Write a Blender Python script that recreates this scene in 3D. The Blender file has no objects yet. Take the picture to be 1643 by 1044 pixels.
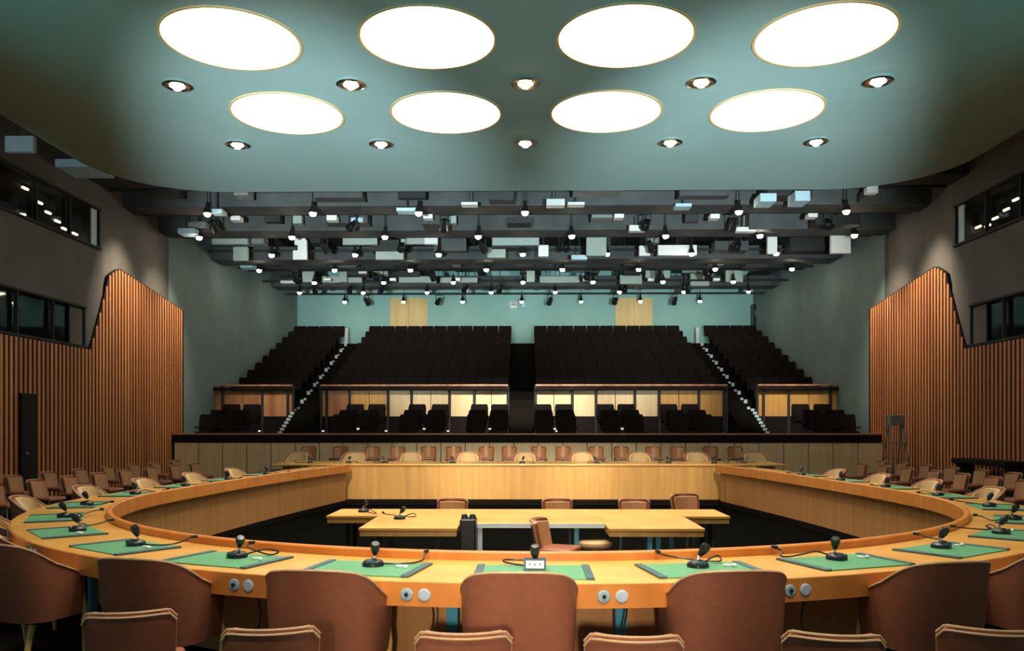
import bpy, bmesh, math, random
from mathutils import Vector, Matrix
PI = math.pi
scene = bpy.context.scene
COL = scene.collection
rnd = random.Random(7)

# ------------------------------------------------------------------ camera frame
FPX, CX, CY, W, H = 1330.0, 821.5, 684.0, 1643, 1044
CAMZ, YAW = 1.65, 0.0148
def at(px, py, d):
    """pixel + world distance along the hall axis -> world point"""
    a = (px - CX) / FPX
    dx, dy = a * math.cos(YAW) - math.sin(YAW), a * math.sin(YAW) + math.cos(YAW)
    t = d / dy
    return Vector((dx * t, d, CAMZ + (CY - py) / FPX * t))

# ------------------------------------------------------------------ materials
def new_mat(name):
    m = bpy.data.materials.new(name); m.use_nodes = True
    nt = m.node_tree; b = nt.nodes['Principled BSDF']
    return m, nt, b
def tex(nt, scale, kind='TexNoise', detail=4.0, coord='Object'):
    tc = nt.nodes.new('ShaderNodeTexCoord'); mp = nt.nodes.new('ShaderNodeMapping')
    mp.inputs['Scale'].default_value = scale
    nt.links.new(tc.outputs[coord], mp.inputs['Vector'])
    n = nt.nodes.new('ShaderNode' + kind)
    nt.links.new(mp.outputs['Vector'], n.inputs['Vector'])
    if kind == 'TexNoise':
        n.inputs['Scale'].default_value = 1.0; n.inputs['Detail'].default_value = detail
    return n
def ramp(nt, src, c0, c1, p0=.3, p1=.7):
    r = nt.nodes.new('ShaderNodeValToRGB')
    r.color_ramp.elements[0].position = p0; r.color_ramp.elements[1].position = p1
    r.color_ramp.elements[0].color = (*c0, 1); r.color_ramp.elements[1].color = (*c1, 1)
    nt.links.new(src, r.inputs['Fac']); return r
def speckle(name, c0, c1, scale=(8, 8, 8), rough=.6, metal=0.0, bump=0.0, spec=.5, coord='Object', coat=0.0):
    m, nt, b = new_mat(name)
    n = tex(nt, scale, coord=coord)
    r = ramp(nt, n.outputs['Fac'], c0, c1)
    nt.links.new(r.outputs['Color'], b.inputs['Base Color'])
    b.inputs['Roughness'].default_value = rough; b.inputs['Metallic'].default_value = metal
    b.inputs['Specular IOR Level'].default_value = spec
    b.inputs['Coat Weight'].default_value = coat
    if bump:
        bp = nt.nodes.new('ShaderNodeBump'); bp.inputs['Strength'].default_value = bump; bp.inputs['Distance'].default_value = .01
        nt.links.new(n.outputs['Fac'], bp.inputs['Height']); nt.links.new(bp.outputs['Normal'], b.inputs['Normal'])
    return m
def emit(name, c, s):
    m, nt, b = new_mat(name)
    b.inputs['Base Color'].default_value = (.8, .8, .8, 1)
    b.inputs['Emission Color'].default_value = (*c, 1); b.inputs['Emission Strength'].default_value = s
    return m
M = {}
M['table_wood'] = speckle('table_wood', (.70, .33, .07), (.82, .44, .11), (2.2, 2.2, 9), .26, spec=.5)
M['apron_wood'] = speckle('apron_wood', (.62, .19, .035), (.73, .27, .055), (5, 5, 1.2), .33)
M['panel_wood'] = speckle('panel_wood', (.55, .265, .07), (.69, .37, .105), (9, 9, .5), .42)
M['base_wood'] = speckle('base_wood', (.46, .20, .065), (.58, .28, .095), (9, 9, .5), .45)
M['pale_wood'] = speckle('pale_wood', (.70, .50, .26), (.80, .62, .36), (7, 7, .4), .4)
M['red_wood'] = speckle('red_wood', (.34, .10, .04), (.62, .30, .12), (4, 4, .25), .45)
M['slat_wood'] = speckle('slat_wood', (.36, .105, .032), (.66, .25, .08), (3.2, 3.2, .16), .5)
M['door_wood'] = speckle('door_wood', (.72, .50, .20), (.80, .58, .27), (3, 3, .4), .5)
M['chair_wood'] = speckle('chair_wood', (.62, .36, .10), (.76, .48, .16), (18, 18, 3), .4)
M['dark_gap'] = speckle('dark_gap', (.012, .009, .008), (.02, .014, .011), (5, 5, 5), .8, spec=.2)
M['leather'] = speckle('leather', (.29, .095, .05), (.33, .112, .06), (22, 22, 22), .36, bump=.04)
M['leather_dark'] = speckle('leather_dark', (.40, .18, .075), (.46, .22, .09), (22, 22, 22), .45, bump=.04)
M['piping'] = speckle('piping', (.48, .27, .13), (.58, .34, .18), (30, 30, 30), .45)
M['tan_fabric'] = speckle('tan_fabric', (.62, .40, .18), (.72, .48, .24), (70, 70, 70), .7, spec=.3)
M['black_fabric'] = speckle('black_fabric', (.010, .007, .007), (.018, .012, .011), (40, 40, 40), .9, spec=.12)
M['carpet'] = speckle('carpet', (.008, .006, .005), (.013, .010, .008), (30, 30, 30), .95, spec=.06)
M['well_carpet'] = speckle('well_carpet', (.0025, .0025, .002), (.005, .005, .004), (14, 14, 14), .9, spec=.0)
M['ceiling_paint'] = speckle('ceiling_paint', (.31, .49, .50), (.34, .52, .53), (.5, .5, .5), .75, spec=.2)
M['black_paint'] = speckle('black_paint', (.030, .031, .032), (.042, .043, .044), (2, 2, 2), .8, spec=.2)
M['beam_paint'] = speckle('beam_paint', (.06, .068, .07), (.095, .104, .106), (1.5, 1.5, 1.5), .7, spec=.2)
M['joist_paint'] = speckle('joist_paint', (.035, .04, .042), (.055, .06, .062), (1.5, 1.5, 1.5), .7, spec=.2)
M['wall_paint'] = speckle('wall_paint', (.115, .108, .105), (.145, .137, .132), (1.2, 1.2, 1.2), .8, spec=.2)
M['side_paint'] = speckle('side_paint', (.165, .235, .25), (.205, .28, .29), (1.2, 1.2, 1.2), .75, spec=.2)
M['teal_paint'] = speckle('teal_paint', (.30, .56, .53), (.34, .60, .57), (1, 1, 1), .7, spec=.2)
M['teal_metal'] = speckle('teal_metal', (.05, .29, .40), (.07, .36, .48), (6, 6, 6), .4)
M['white_metal'] = speckle('white_metal', (.72, .78, .78), (.80, .85, .85), (6, 6, 6), .4)
M['white_panel'] = speckle('white_panel', (.82, .86, .86), (.88, .9, .9), (3, 3, 3), .6)
M['blue_panel'] = speckle('blue_panel', (.42, .62, .72), (.48, .68, .77), (3, 3, 3), .6)
M['grey_panel'] = speckle('grey_panel', (.33, .42, .39), (.39, .47, .44), (3, 3, 3), .6)
M['mid_panel'] = speckle('mid_panel', (.19, .22, .22), (.24, .27, .27), (3, 3, 3), .6)
M['grey_metal'] = speckle('grey_metal', (.16, .18, .18), (.24, .26, .26), (9, 9, 9), .4, metal=.3)
M['black_plastic'] = speckle('black_plastic', (.010, .012, .014), (.018, .020, .023), (30, 30, 30), .3)
M['teal_plastic'] = speckle('teal_plastic', (.03, .07, .09), (.05, .10, .12), (30, 30, 30), .3)
M['chrome'] = speckle('chrome', (.62, .66, .66), (.72, .75, .75), (20, 20, 20), .22, metal=1.0)
M['dial'] = speckle('dial', (.28, .42, .45), (.36, .50, .53), (40, 40, 40), .35)
M['dial_white'] = speckle('dial_white', (.46, .52, .60), (.52, .58, .66), (40, 40, 40), .4)
M['green'] = speckle('green', (.09, .29, .14), (.12, .34, .17), (50, 50, 50), .6, spec=.3)
M['holder'] = speckle('holder', (.03, .085, .095), (.05, .12, .13), (30, 30, 30), .5)
M['white'] = speckle('white', (.8, .82, .8), (.86, .88, .86), (30, 30, 30), .5)
M['step_edge'] = speckle('step_edge', (.6, .74, .80), (.7, .82, .86), (10, 10, 10), .35)  # pale blue colour stands in for the sparkle on metal step edges
M['glow_disc'] = emit('glow_disc', (1.0, .97, .86), 5.0)
M['bulb'] = emit('bulb', (1.0, .86, .60), 60.0)
M['bulb_hang'] = emit('bulb_hang', (1.0, .88, .66), 105.0)
M['tiny_glow'] = emit('tiny_glow', (1.0, .85, .55), 3.0)
M['lit_rim_paint'] = speckle('lit_rim_paint', (.78, .52, .2), (.84, .58, .25), (10, 10, 10), .5)  # warm ring colour stands in for the lit inner side of the recess
def glass():
    m, nt, b = new_mat('booth_glass')
    b.inputs['Base Color'].default_value = (.75, .8, .8, 1); b.inputs['Roughness'].default_value = .04
    b.inputs['Transmission Weight'].default_value = 1.0; b.inputs['IOR'].default_value = 1.2
    return m
M['glass'] = glass()

# ------------------------------------------------------------------ mesh builder
class MB:
    def __init__(self): self.bm = bmesh.new()
    def box(self, c, s, rz=0.0, rx=0.0, ry=0.0, bevel=0.0):
        mt = Matrix.Translation(Vector(c)) @ Matrix.Rotation(rz, 4, 'Z') @ Matrix.Rotation(ry, 4, 'Y') @ Matrix.Rotation(rx, 4, 'X') @ Matrix.Diagonal((s[0], s[1], s[2], 1))
        g = bmesh.ops.create_cube(self.bm, size=1.0, matrix=mt)
        if bevel:
            es = set(e for v in g['verts'] for e in v.link_edges)
            bmesh.ops.bevel(self.bm, geom=list(es), offset=bevel, segments=3, profile=.5, affect='EDGES')
        return self
    def span(self, a, b, bevel=0.0):
        return self.box([(a[i] + b[i]) / 2 for i in range(3)], [abs(b[i] - a[i]) for i in range(3)], bevel=bevel)
    def prism(self, poly, z0, z1):
        n = len(poly)
        lo = [self.bm.verts.new((p[0], p[1], z0)) for p in poly]; hi = [self.bm.verts.new((p[0], p[1], z1)) for p in poly]
        self.bm.faces.new(lo[::-1]); self.bm.faces.new(hi)
        for i in range(n):
            self.bm.faces.new((lo[i], lo[(i + 1) % n], hi[(i + 1) % n], hi[i]))
        return self
    def prism_x(self, poly_yz, x0, x1):
        n = len(poly_yz)
        lo = [self.bm.verts.new((x0, p[0], p[1])) for p in poly_yz]; hi = [self.bm.verts.new((x1, p[0], p[1])) for p in poly_yz]
        self.bm.faces.new(lo[::-1]); self.bm.faces.new(hi)
        for i in range(n):
            self.bm.faces.new((lo[i], lo[(i + 1) % n], hi[(i + 1) % n], hi[i]))
        return self
    def tube(self, pts, r, seg=8):
        pts = [Vector(p) for p in pts]; rings = []
        rr = r if isinstance(r, (list, tuple)) else [r] * len(pts)
        for i, p in enumerate(pts):
            t = (pts[min(i + 1, len(pts) - 1)] - pts[max(i - 1, 0)]).normalized()
            a = Vector((0, 0, 1)) if abs(t.z) < .9 else Vector((1, 0, 0))
            u = t.cross(a).normalized(); v = t.cross(u)
            rings.append([self.bm.verts.new(p + rr[i] * (math.cos(2 * PI * k / seg) * u + math.sin(2 * PI * k / seg) * v)) for k in range(seg)])
        for i in range(len(rings) - 1):
            for k in range(seg):
                self.bm.faces.new((rings[i][k], rings[i][(k + 1) % seg], rings[i + 1][(k + 1) % seg], rings[i + 1][k]))
        self.bm.faces.new(rings[0][::-1]); self.bm.faces.new(rings[-1])
        return self
    def lathe(self, prof, c=(0, 0, 0), seg=20, mt=None):
        """profile [(r, z)] round z; r = 0 closes"""
        c = Vector(c); rings = []
        for r, z in prof:
            if r < 1e-6: pts = [Vector((0, 0, z))]
            else: pts = [Vector((r * math.cos(2 * PI * k / seg), r * math.sin(2 * PI * k / seg), z)) for k in range(seg)]
            rings.append([self.bm.verts.new(c + (mt @ p if mt else p)) for p in pts])
        for a, b in zip(rings, rings[1:]):
            for k in range(seg):
                k2 = (k + 1) % seg
                if len(a) == 1 and len(b) == 1: continue
                if len(a) == 1: self.bm.faces.new((a[0], b[k2], b[k]))
                elif len(b) == 1: self.bm.faces.new((a[k], a[k2], b[0]))
                else: self.bm.faces.new((a[k], a[k2], b[k2], b[k]))
        return self
    def grid2(self, f, g, nu, nv):
        """closed slab between two surfaces f(u,v), g(u,v), u,v in 0..1"""
        F = [[self.bm.verts.new(f(i / nu, j / nv)) for j in range(nv + 1)] for i in range(nu + 1)]
        G = [[self.bm.verts.new(g(i / nu, j / nv)) for j in range(nv + 1)] for i in range(nu + 1)]
        for i in range(nu):
            for j in range(nv):
                self.bm.faces.new((F[i][j], F[i + 1][j], F[i + 1][j + 1], F[i][j + 1]))
                self.bm.faces.new((G[i][j], G[i][j + 1], G[i + 1][j + 1], G[i + 1][j]))
        for i in range(nu):
            self.bm.faces.new((F[i][0], G[i][0], G[i + 1][0], F[i + 1][0])); self.bm.faces.new((F[i][nv], F[i + 1][nv], G[i + 1][nv], G[i][nv]))
        for j in range(nv):
            self.bm.faces.new((F[0][j], F[0][j + 1], G[0][j + 1], G[0][j])); self.bm.faces.new((F[nu][j], G[nu][j], G[nu][j + 1], F[nu][j + 1]))
        return self
    def sweep(self, prof, path):
        """prof: closed [(u,z)], path: [(pos2d, normal2d)]"""
        rings = [[self.bm.verts.new((p[0] + n[0] * u, p[1] + n[1] * u, z)) for u, z in prof] for p, n in path]
        m = len(prof)
        for a, b in zip(rings, rings[1:]):
            for k in range(m):
                self.bm.faces.new((a[k], a[(k + 1) % m], b[(k + 1) % m], b[k]))
        self.bm.faces.new(rings[0][::-1]); self.bm.faces.new(rings[-1])
        return self
    def mesh(self, name, mat, smooth=False):
        bmesh.ops.recalc_face_normals(self.bm, faces=self.bm.faces)
        me = bpy.data.meshes.new(name); self.bm.to_mesh(me); self.bm.free()
        me.materials.append(M[mat] if isinstance(mat, str) else mat)
        if smooth:
            for p in me.polygons: p.use_smooth = True
            try: me.set_sharp_from_angle(angle=math.radians(40))
            except Exception: pass
        return me
    def build(self, name, mat, parent=None, smooth=False, loc=None):
        o = bpy.data.objects.new(name, self.mesh(name, mat, smooth)); COL.objects.link(o)
        if parent: o.parent = parent
        if loc: o.location = loc
        return o
def tag(o, label=None, cat=None, group=None, kind=None):
    if label: o['label'] = label
    if cat: o['category'] = cat
    if group: o['group'] = group
    if kind: o['kind'] = kind
    return o
def empty(name, loc=(0, 0, 0), rz=0.0):
    o = bpy.data.objects.new(name, None); COL.objects.link(o); o.location = loc; o.rotation_euler = (0, 0, rz); o.empty_display_size = .1
    return o
def thing(name, label, cat, loc=(0, 0, 0), rz=0.0, group=None):
    return tag(empty(name, loc, rz), label, cat, group)
def dup(root, loc, rz, label, group=None):
    r = root.copy(); COL.objects.link(r); r.location = loc; r.rotation_euler = (0, 0, rz); r['label'] = label
    if group: r['group'] = group
    for ch in KIDS[root.name]:
        c = ch.copy(); COL.objects.link(c); c.parent = r
        for gch in KIDS.get(ch.name, []):
            d = gch.copy(); COL.objects.link(d); d.parent = c
    return r
KIDS = {}
def register(root):
    KIDS[root.name] = list(root.children)
    for ch in root.children:
        if ch.children: KIDS[ch.name] = list(ch.children)
class Stamp:
    """first use moves the model itself, later uses copy it"""
    def __init__(self, root): self.root = root; self.used = False; register(root)
    def put(self, loc, rz, label, group):
        if not self.used:
            self.used = True; o = self.root; o.location = loc; o.rotation_euler = (0, 0, rz); o['label'] = label; o['group'] = group
            return o
        return dup(self.root, loc, rz, label, group)
ORD = 'zeroth first second third fourth fifth sixth seventh eighth ninth tenth eleventh twelfth thirteenth fourteenth fifteenth sixteenth'.split()
def struct(o): o['kind'] = 'structure'; return o

# ------------------------------------------------------------------ room shell
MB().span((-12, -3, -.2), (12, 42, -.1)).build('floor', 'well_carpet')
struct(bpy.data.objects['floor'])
# ---- conference table plan (inner curve of the ring)
A_, B_, YC = 4.82, 5.05, 10.65
def plan():
    pts = []
    for i in range(31): t = i / 30; pts.append(Vector((-4.06 + (-A_ + 4.06) * math.sin(t * PI / 2) ** 1.0, 18.45 + (YC - 18.45) * t)))
    for i in range(1, 120):
        a = PI + PI * i / 120; pts.append(Vector((A_ * math.cos(a), YC + B_ * math.sin(a))))
    pts += [Vector((-p.x, p.y)) for p in pts[:31][::-1]]
    return [Vector((p.x + .009 * p.y + .01, p.y - .009 * p.x)) for p in pts]
PTS = plan(); 
for _ in range(6): PTS = [PTS[0]] + [(PTS[i - 1] + PTS[i] * 2 + PTS[i + 1]) / 4 for i in range(1, len(PTS) - 1)] + [PTS[-1]]
NRM = []
for i in range(len(PTS)):
    t = PTS[min(i + 1, len(PTS) - 1)] - PTS[max(i - 1, 0)]
    NRM.append(Vector((t.y, -t.x)).normalized())
if NRM[len(NRM) // 2].y > 0: NRM = [-n for n in NRM]
PATH = list(zip(PTS, NRM))
TW = .86                                             # table width
MID = [p + n * .5 for p, n in PATH]
ARC = [0.0]
for a, b in zip(MID, MID[1:]): ARC.append(ARC[-1] + (b - a).length)
HALF = ARC[-1] / 2
def ring(s, u):
    """s from the centre of the near side (right positive), u outward from the inner edge -> pos, outward normal"""
    q = min(max(s + HALF, 0), ARC[-1])
    for i in range(len(ARC) - 1):
        if ARC[i + 1] >= q:
            f = (q - ARC[i]) / (ARC[i + 1] - ARC[i])
            p = PTS[i].lerp(PTS[i + 1], f); n = NRM[i].lerp(NRM[i + 1], f).normalized()
            return p + n * u, n
    return PTS[-1] + NRM[-1] * u, NRM[-1]

# outer floor: a carpeted slab with the sunken well inside the ring
wall_in = [(p + n * .10) for p, n in PATH]
outer = [(-12, 20.4), (-12, -3), (12, -3), (12, 20.4)]
bmf = MB()
poly = [(v.x, v.y) for v in wall_in]
# build as strips between inner curve and outline
L = len(poly)
def outline(i):
    p, n = PATH[i]; d = n
    ts = []
    if d.x < -1e-6: ts.append((-12 - p.x) / d.x)
    if d.x > 1e-6: ts.append((12 - p.x) / d.x)
    if d.y < -1e-6: ts.append((-3 - p.y) / d.y)
    if d.y > 1e-6: ts.append((20.4 - p.y) / d.y)
    t = min(ts); return p + d * t
o_ = [outline(i) for i in range(L)]
vi = [bmf.bm.verts.new((p[0], p[1], 0)) for p in poly]; vo = [bmf.bm.verts.new((p.x, p.y, 0)) for p in o_]
vd = [bmf.bm.verts.new((p[0], p[1], -.12)) for p in poly]
for i in range(L - 1):
    bmf.bm.faces.new((vi[i], vi[i + 1], vo[i + 1], vo[i])); bmf.bm.faces.new((vd[i], vd[i + 1], vi[i + 1], vi[i]))
fo = bmf.build('floor', 'carpet'); struct(fo)
# floor behind the ring
fb = MB().span((-12, 18.5, -.1), (12, 42, 0)).span((-12, 13.0, -.1), (-9.9, 20, -.001)).span((9.9, 13.0, -.1), (12, 20, -.001)).build('floor', 'carpet'); struct(fb)

# dropped main ceiling
CZ = 7.15
def ceil_poly(w=9.24, y0=-3.0, y1=19.35, r=2.3):
    p = [(-w, y0), (w, y0)]
    for k in range(13): a = k / 12 * PI / 2; p.append((w - r + r * math.cos(a), y1 - r + r * math.sin(a)))
    for k in range(13): a = PI / 2 + k / 12 * PI / 2; p.append((-w + r + r * math.cos(a), y1 - r + r * math.sin(a)))
    return p
struct(MB().prism(ceil_poly(), CZ, CZ + .3).build('ceiling', 'ceiling_paint'))
struct(MB().span((-12, -3, 10), (12, 42, 10.2)).build('ceiling', 'black_paint'))
# walls: grey above, slatted wood below
def wood_top(y):
    if y < 20.25: return 3.57
    if y < 21.2: t = (y - 20.25) / .95; return 3.57 + 1.98 * (t ** 1.1)
    if y < 21.85: t = (y - 21.2) / .65; return 5.55 + .27 * math.sin(t * PI / 2)
    return 5.82 - (y - 21.85) * .13
for sd, nm in ((-1, 'left'), (1, 'right')):
    X = lambda v: sd * v
    w = MB()
    y0 = 8.0
    # panels of the grey wall around the two booth windows
    U0, U1, Lw0, Lw1 = (6.17, 7.10, 3.62, 4.53)
    yu, yl = 20.85, 20.15
    w.span((X(10.75), y0, U1), (X(11.0), 20.98, 10)).span((X(10.75), y0, Lw1), (X(11.0), 20.98, U0))
    w.span((X(10.75), yu, U0), (X(11.0), 20.98, U1)).span((X(10.75), yl, 3.3), (X(11.0), 20.98, Lw1))
    w.span((X(10.75), y0, 0), (X(11.0), 20.98, Lw0))
    w.prism([(X(10.78), 21.0), (X(11.3), 26.0), (X(11.3), 41), (X(11.5), 41), (X(11.5), 21.0)], 0, 10)
    wl = struct(w.build('wall_' + nm, 'wall_paint'))
    # far part of the side wall in teal grey
    struct(MB().span((X(11.24), 26.05, 0), (X(11.295), 40.9, 10)).build('wall_' + nm, 'side_paint'))
    # slatted wood cladding
    bk = MB(); prof = [(y0, 0)] + [(25.9, 0)] + [(25.9 - .05 * k, wood_top(25.9 - .05 * k)) for k in range(0, 359)]
    bk.prism_x(prof, X(10.74), X(10.70))
    tr = struct(bk.build('trim_1' if sd < 0 else 'trim_2', 'dark_gap'))  # dark backing colour stands in for the shaded sides of the slats
    sl = MB(); y = y0
    while y < 25.8:
        zt = wood_top(y + .045) - .03
        sl.box((X(10.694), y + .05, zt / 2), (.014, .088, zt)); y += .165
    sl.build('slats', 'slat_wood', tr)
    # booth boxes and windows
    n = 1 if sd < 0 else 3
    for (yy, z0, z1, nn) in ((yu, U0, U1, n), (yl, Lw0, Lw1, n + 1)):
        bx = MB()
        bx.span((X(12.6), y0, z0 - .3), (X(12.65), yy, z1 + .3)).span((X(11.0), y0, z1), (X(12.6), yy, z1 + .05)).span((X(11.0), y0, z0 - .05), (X(12.6), yy, z0)).span((X(11.0), yy, z0), (X(12.6), yy + .05, z1))
        win = struct(bx.build('window_%d' % nn, 'wall_paint'))
        fr = MB(); fr.span((X(10.70), y0, z0 - .06), (X(10.78), yy, z0)).span((X(10.70), y0, z1), (X(10.78), yy, z1 + .05))
        yq = yy
        while yq > y0: fr.span((X(10.74), yq - .05, z0), (X(10.82), yq, z1)); yq -= 1.35
        fr.build('window_frame', 'black_paint', win)
        MB().span((X(10.85), y0, z0), (X(10.86), yy - .05, z1)).build('pane', 'glass', win)
        if nn in (1, 3):
            MB().box((X(10.80), yy - .22, (z0 + z1) / 2), (.03, .26, z1 - z0)).build('reveal', 'blue_panel', win)
        else:
            MB().box((X(10.80), yy - .35, (z0 + z1) / 2), (.03, .55, z1 - z0)).build('reveal', 'wall_paint', win)
# dark narrow door in the left wood wall
d1 = struct(MB().span((-10.60, 17.35, 0), (-10.70, 17.86, 2.36), bevel=.01).build('door_1', 'dark_gap'))
MB().lathe([(0, 0), (.03, .01), (.03, .05), (0, .06)], (-10.56, 17.45, 1.05)).build('door_handle', 'grey_metal', d1)
# back wall and its two projection doors
struct(MB().span((-11.5, 40.9, 0), (11.5, 41.1, 10)).build('wall_back', 'teal_paint'))
for k, (x0, x1) in enumerate(((626, 686), (987, 1047))):
    a = at(x0, 478, 40.85); b = at(x1, 524, 40.85)
    dd = struct(MB().span((a.x, 40.82, 5.3), (b.x, 40.895, a.z), bevel=.01).build('door_%d' % (k + 2), 'door_wood'))
    MB().span(((a.x + b.x) / 2 - .012, 40.805, 5.3), ((a.x + b.x) / 2 + .012, 40.825, a.z - .05)).build('door_seam', 'piping', dd)
    for s in (-1, 1): MB().box(((a.x + b.x) / 2 + s * .09, 40.79, 6.3), (.03, .05, .3), bevel=.008).build('door_handle', 'chrome', dd)

# ------------------------------------------------------------------ ceiling lights
def disc_light():
    t = thing('ceiling_disc_light', 'x', 'ceiling light')
    MB().lathe([(0, -.012), (.94, -.012), (.94, 0), (0, 0)], seg=64).build('diffuser', 'glow_disc', t)
    MB().lathe([(.945, -.016), (.985, -.016), (.985, .0), (.945, 0), (.945, -.016)], seg=64).build('rim', 'lit_rim_paint', t)
    return t
st = Stamp(disc_light())
names4 = ('leftmost', 'second from left', 'third from left', 'rightmost')
for r, y in enumerate((11.75, 14.55)):
    for i in range(4):
        lab = 'large round glowing white ceiling light, %s of the %s row' % (names4[i], ('nearer larger-looking', 'farther smaller-looking')[r])
        st.put(((i - 1.5) * 2.8 + .03, y, CZ), 0, lab, 'round disc lights in the main ceiling')
def downlight():
    t = thing('recessed_downlight', 'x', 'ceiling light')
    MB().lathe([(.12, -.002), (.22, -.004), (.235, -.03), (.19, -.045), (.13, -.03), (.12, -.002)], seg=28).build('trim_ring', 'chrome', t)
    MB().lathe([(0, -.10), (.05, -.09), (.085, -.05), (.09, 0), (0, 0)], seg=20).build('bulb', 'bulb', t, True)
    return t
st = Stamp(downlight()); n5 = ('leftmost', 'second from left', 'middle', 'second from right', 'rightmost')
for r, y in enumerate((13.25, 16.05)):
    for i in range(5):
        st.put(((i - 2) * 2.8 + .02, y, CZ), 0, 'small round chrome-ringed downlight, %s of five %s' % (n5[i], ('between the two rows of discs', 'beyond the farther disc row')[r]), 'small downlights in the main ceiling')
def spot(loc, power, size=2.3, blend=.6, col=(1, .88, .66), target=None, rad=.08):
    l = bpy.data.lights.new('spot', 'SPOT'); l.energy = power; l.color = col; l.spot_size = size; l.spot_blend = blend; l.shadow_soft_size = rad
    o = bpy.data.objects.new('spot', l); COL.objects.link(o); o.location = loc
    if target: o.rotation_euler = (Vector(target) - Vector(loc)).to_track_quat('-Z', 'Y').to_euler()
    return o
for y in (16.05, 13.25, 10.45, 7.65, 4.85):
    for i in range(-2, 3):
        spot((i * 2.8 + .02, y, CZ - .13), ((240, 180, 90) if y > 9 else (420, 120, 0))[abs(i)], 1.4, .9)
for y in (14.55, 11.75, 8.95, 6.15, 3.35):            # downward light of the disc lamps; nearer rows are added spots without discs
    for i in range(4):
        spot(((i - 1.5) * 2.8 + .03, y, CZ - .03), (1050 if i in (1, 2) else 440 if y > 9 else 130) * (.6 if y < 4 else 1), 1.6, 1.0, (1, .94, .80), rad=.8)
# added unseen cool spots brighten the ceiling, its blue panels and the gallery grid
for x, tx in ((-2.4, -3.6), (0, 0), (2.4, 3.6)): spot((x, -1.6, 1.3), 2300 if x == 0 else 700, .60, 1.0, (.10, .80, 1.0), (tx, 15.5, CZ), .3)
for x in (-6.4, 6.4): spot((x * 1.1, 6.0, 3.6), 260, .60, 1.0, (.15, .95, .9), (x * .98, 11.0, CZ), .2)
spot((-9.0, 6.0, 3.6), 900, .22, 1.0, (.8, .95, 1.0), (-10.3, 17.6, 7.6), .1)
for x in (-2.6, 2.6): spot((x, -1.6, 1.3), 27000, .46, .9, (.85, 1.0, 1.0), (x * 1.9, 28, 8.6), .2)
# warm spots without fittings, added out of view to light near chairs and far desk
for x, p in ((-1.2, 900), (0, 1000), (1.2, 900)): spot((x, .4, 7.0), p, .40, 1.0, (1, .92, .78), (x * .75, 4.5, .6), .1)
for x, p in ((-2.8, 7000), (0, 9500), (2.8, 7000)): spot((x, 4.9, 7.0), p, .34, 1.0, (1, .90, .70), (x * .9, 19.6, .5), .1)
spot((0, -2.8, 2.1), 1300, .36, 1.0, (1, .88, .72), (0, 5.3, .5), .1)  # added low spot that brightens the panel under the near table
# added spots near the first hanging lamps brighten the slatted walls
for sd in (-1, 1):
    for y in (21.8, 24.8): spot((sd * 8.6, y, 7.2), 900, 1.25, 1.0, (1, .84, .60), (sd * 10.7, y + .3, 4.9), .08)
# added spots over the front of the gallery brighten the parapet
for x, p in ((-8.4, 1000), (-5.6, 1100), (-2.8, 2000), (-.9, 3200), (.9, 3200), (2.8, 2000), (5.6, 1500), (8.4, 2200)): spot((x, 24.8, 7.3), p, .62, 1.0, (1, .95, .85), (x * (.9 if abs(x) < 6 else 1.08), 30, 2.4), .1)

# hanging lamps of the gallery ceiling
def hanging_lamp():
    t = thing('hanging_lamp', 'x', 'hanging lamp')
    MB().tube([(0, 0, .3), (0, 0, 2.45)], .013, 6).build('cord', 'black_plastic', t)
    MB().lathe([(0, .34), (.035, .33), (.045, .22), (.085, .13), (.115, .02), (.108, .02), (.08, .13), (0, .2)], seg=18).build('shade', 'black_plastic', t, True)
    MB().lathe([(0, -.062), (.055, -.052), (.082, -.02), (.084, .03), (.06, .12), (0, .13)], seg=16).build('bulb', 'bulb_hang', t, True)
    return t
st = Stamp(hanging_lamp())
rows = [(21.8, 342, [-3, -2, -1, 0, 2, 3], .02), (24.8, 380, [k - 3.5 for k in range(8)], .02), (27.6, 408.5, range(-3, 4), -.05), (30.5, 433, [k - 3.5 for k in range(8)], 0), (33.25, 453, range(-3, 4), -.05), (36.2, 469, [k - 3.5 for k in range(8)], -.05), (39.2, 484, range(-3, 4), -.12)]
rn = ('first row behind the main ceiling', 'second row', 'third row', 'fourth row', 'fifth row', 'sixth row', 'row closest to the teal wall')
for r, (d, py, ks, off) in enumerate(rows):
    z = CAMZ + (CY - py) * d / FPX
    for i, k in enumerate(ks):
        st.put((k * 2.8 + off, d, z), 0, 'bare bulb hanging lamp, %s from the left in the %s' % (ORD[i + 1], rn[r]), 'hanging bulb lamps over the gallery')

# gallery ceiling: cross beams, joists, panels
for i, (y0, dep, z0, z1, mat) in enumerate(((20.2, .9, 7.75, 8.3, 'joist_paint'), (22.4, .9, 7.62, 8.2, 'beam_paint'), (25.2, .9, 7.62, 8.15, 'beam_paint'), (29.6, 1.0, 7.62, 8.1, 'beam_paint'), (33.0, .6, 7.95, 8.4, 'joist_paint'), (36.6, 1.0, 7.85, 8.3, 'beam_paint'))):
    tag(MB().span((-11.2, y0, z0), (11.2, y0 + dep, z1), bevel=.02).build('ceiling_duct', mat),
        'long grey cross duct spanning the gallery ceiling, %s from the front' % ORD[i + 1], 'ceiling duct', 'cross ducts of the gallery ceiling')
for i in range(9):
    x = (i - 4) * 2.5 + .6
    tag(MB().span((x - .14, 20.4, 8.32), (x + .14, 40.6, 8.7)).build('ceiling_joist', 'joist_paint'),
        'dark joist running lengthwise above the gallery ducts, %s from the left' % ORD[i + 1], 'joist', 'lengthwise joists of the gallery ceiling')
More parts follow.
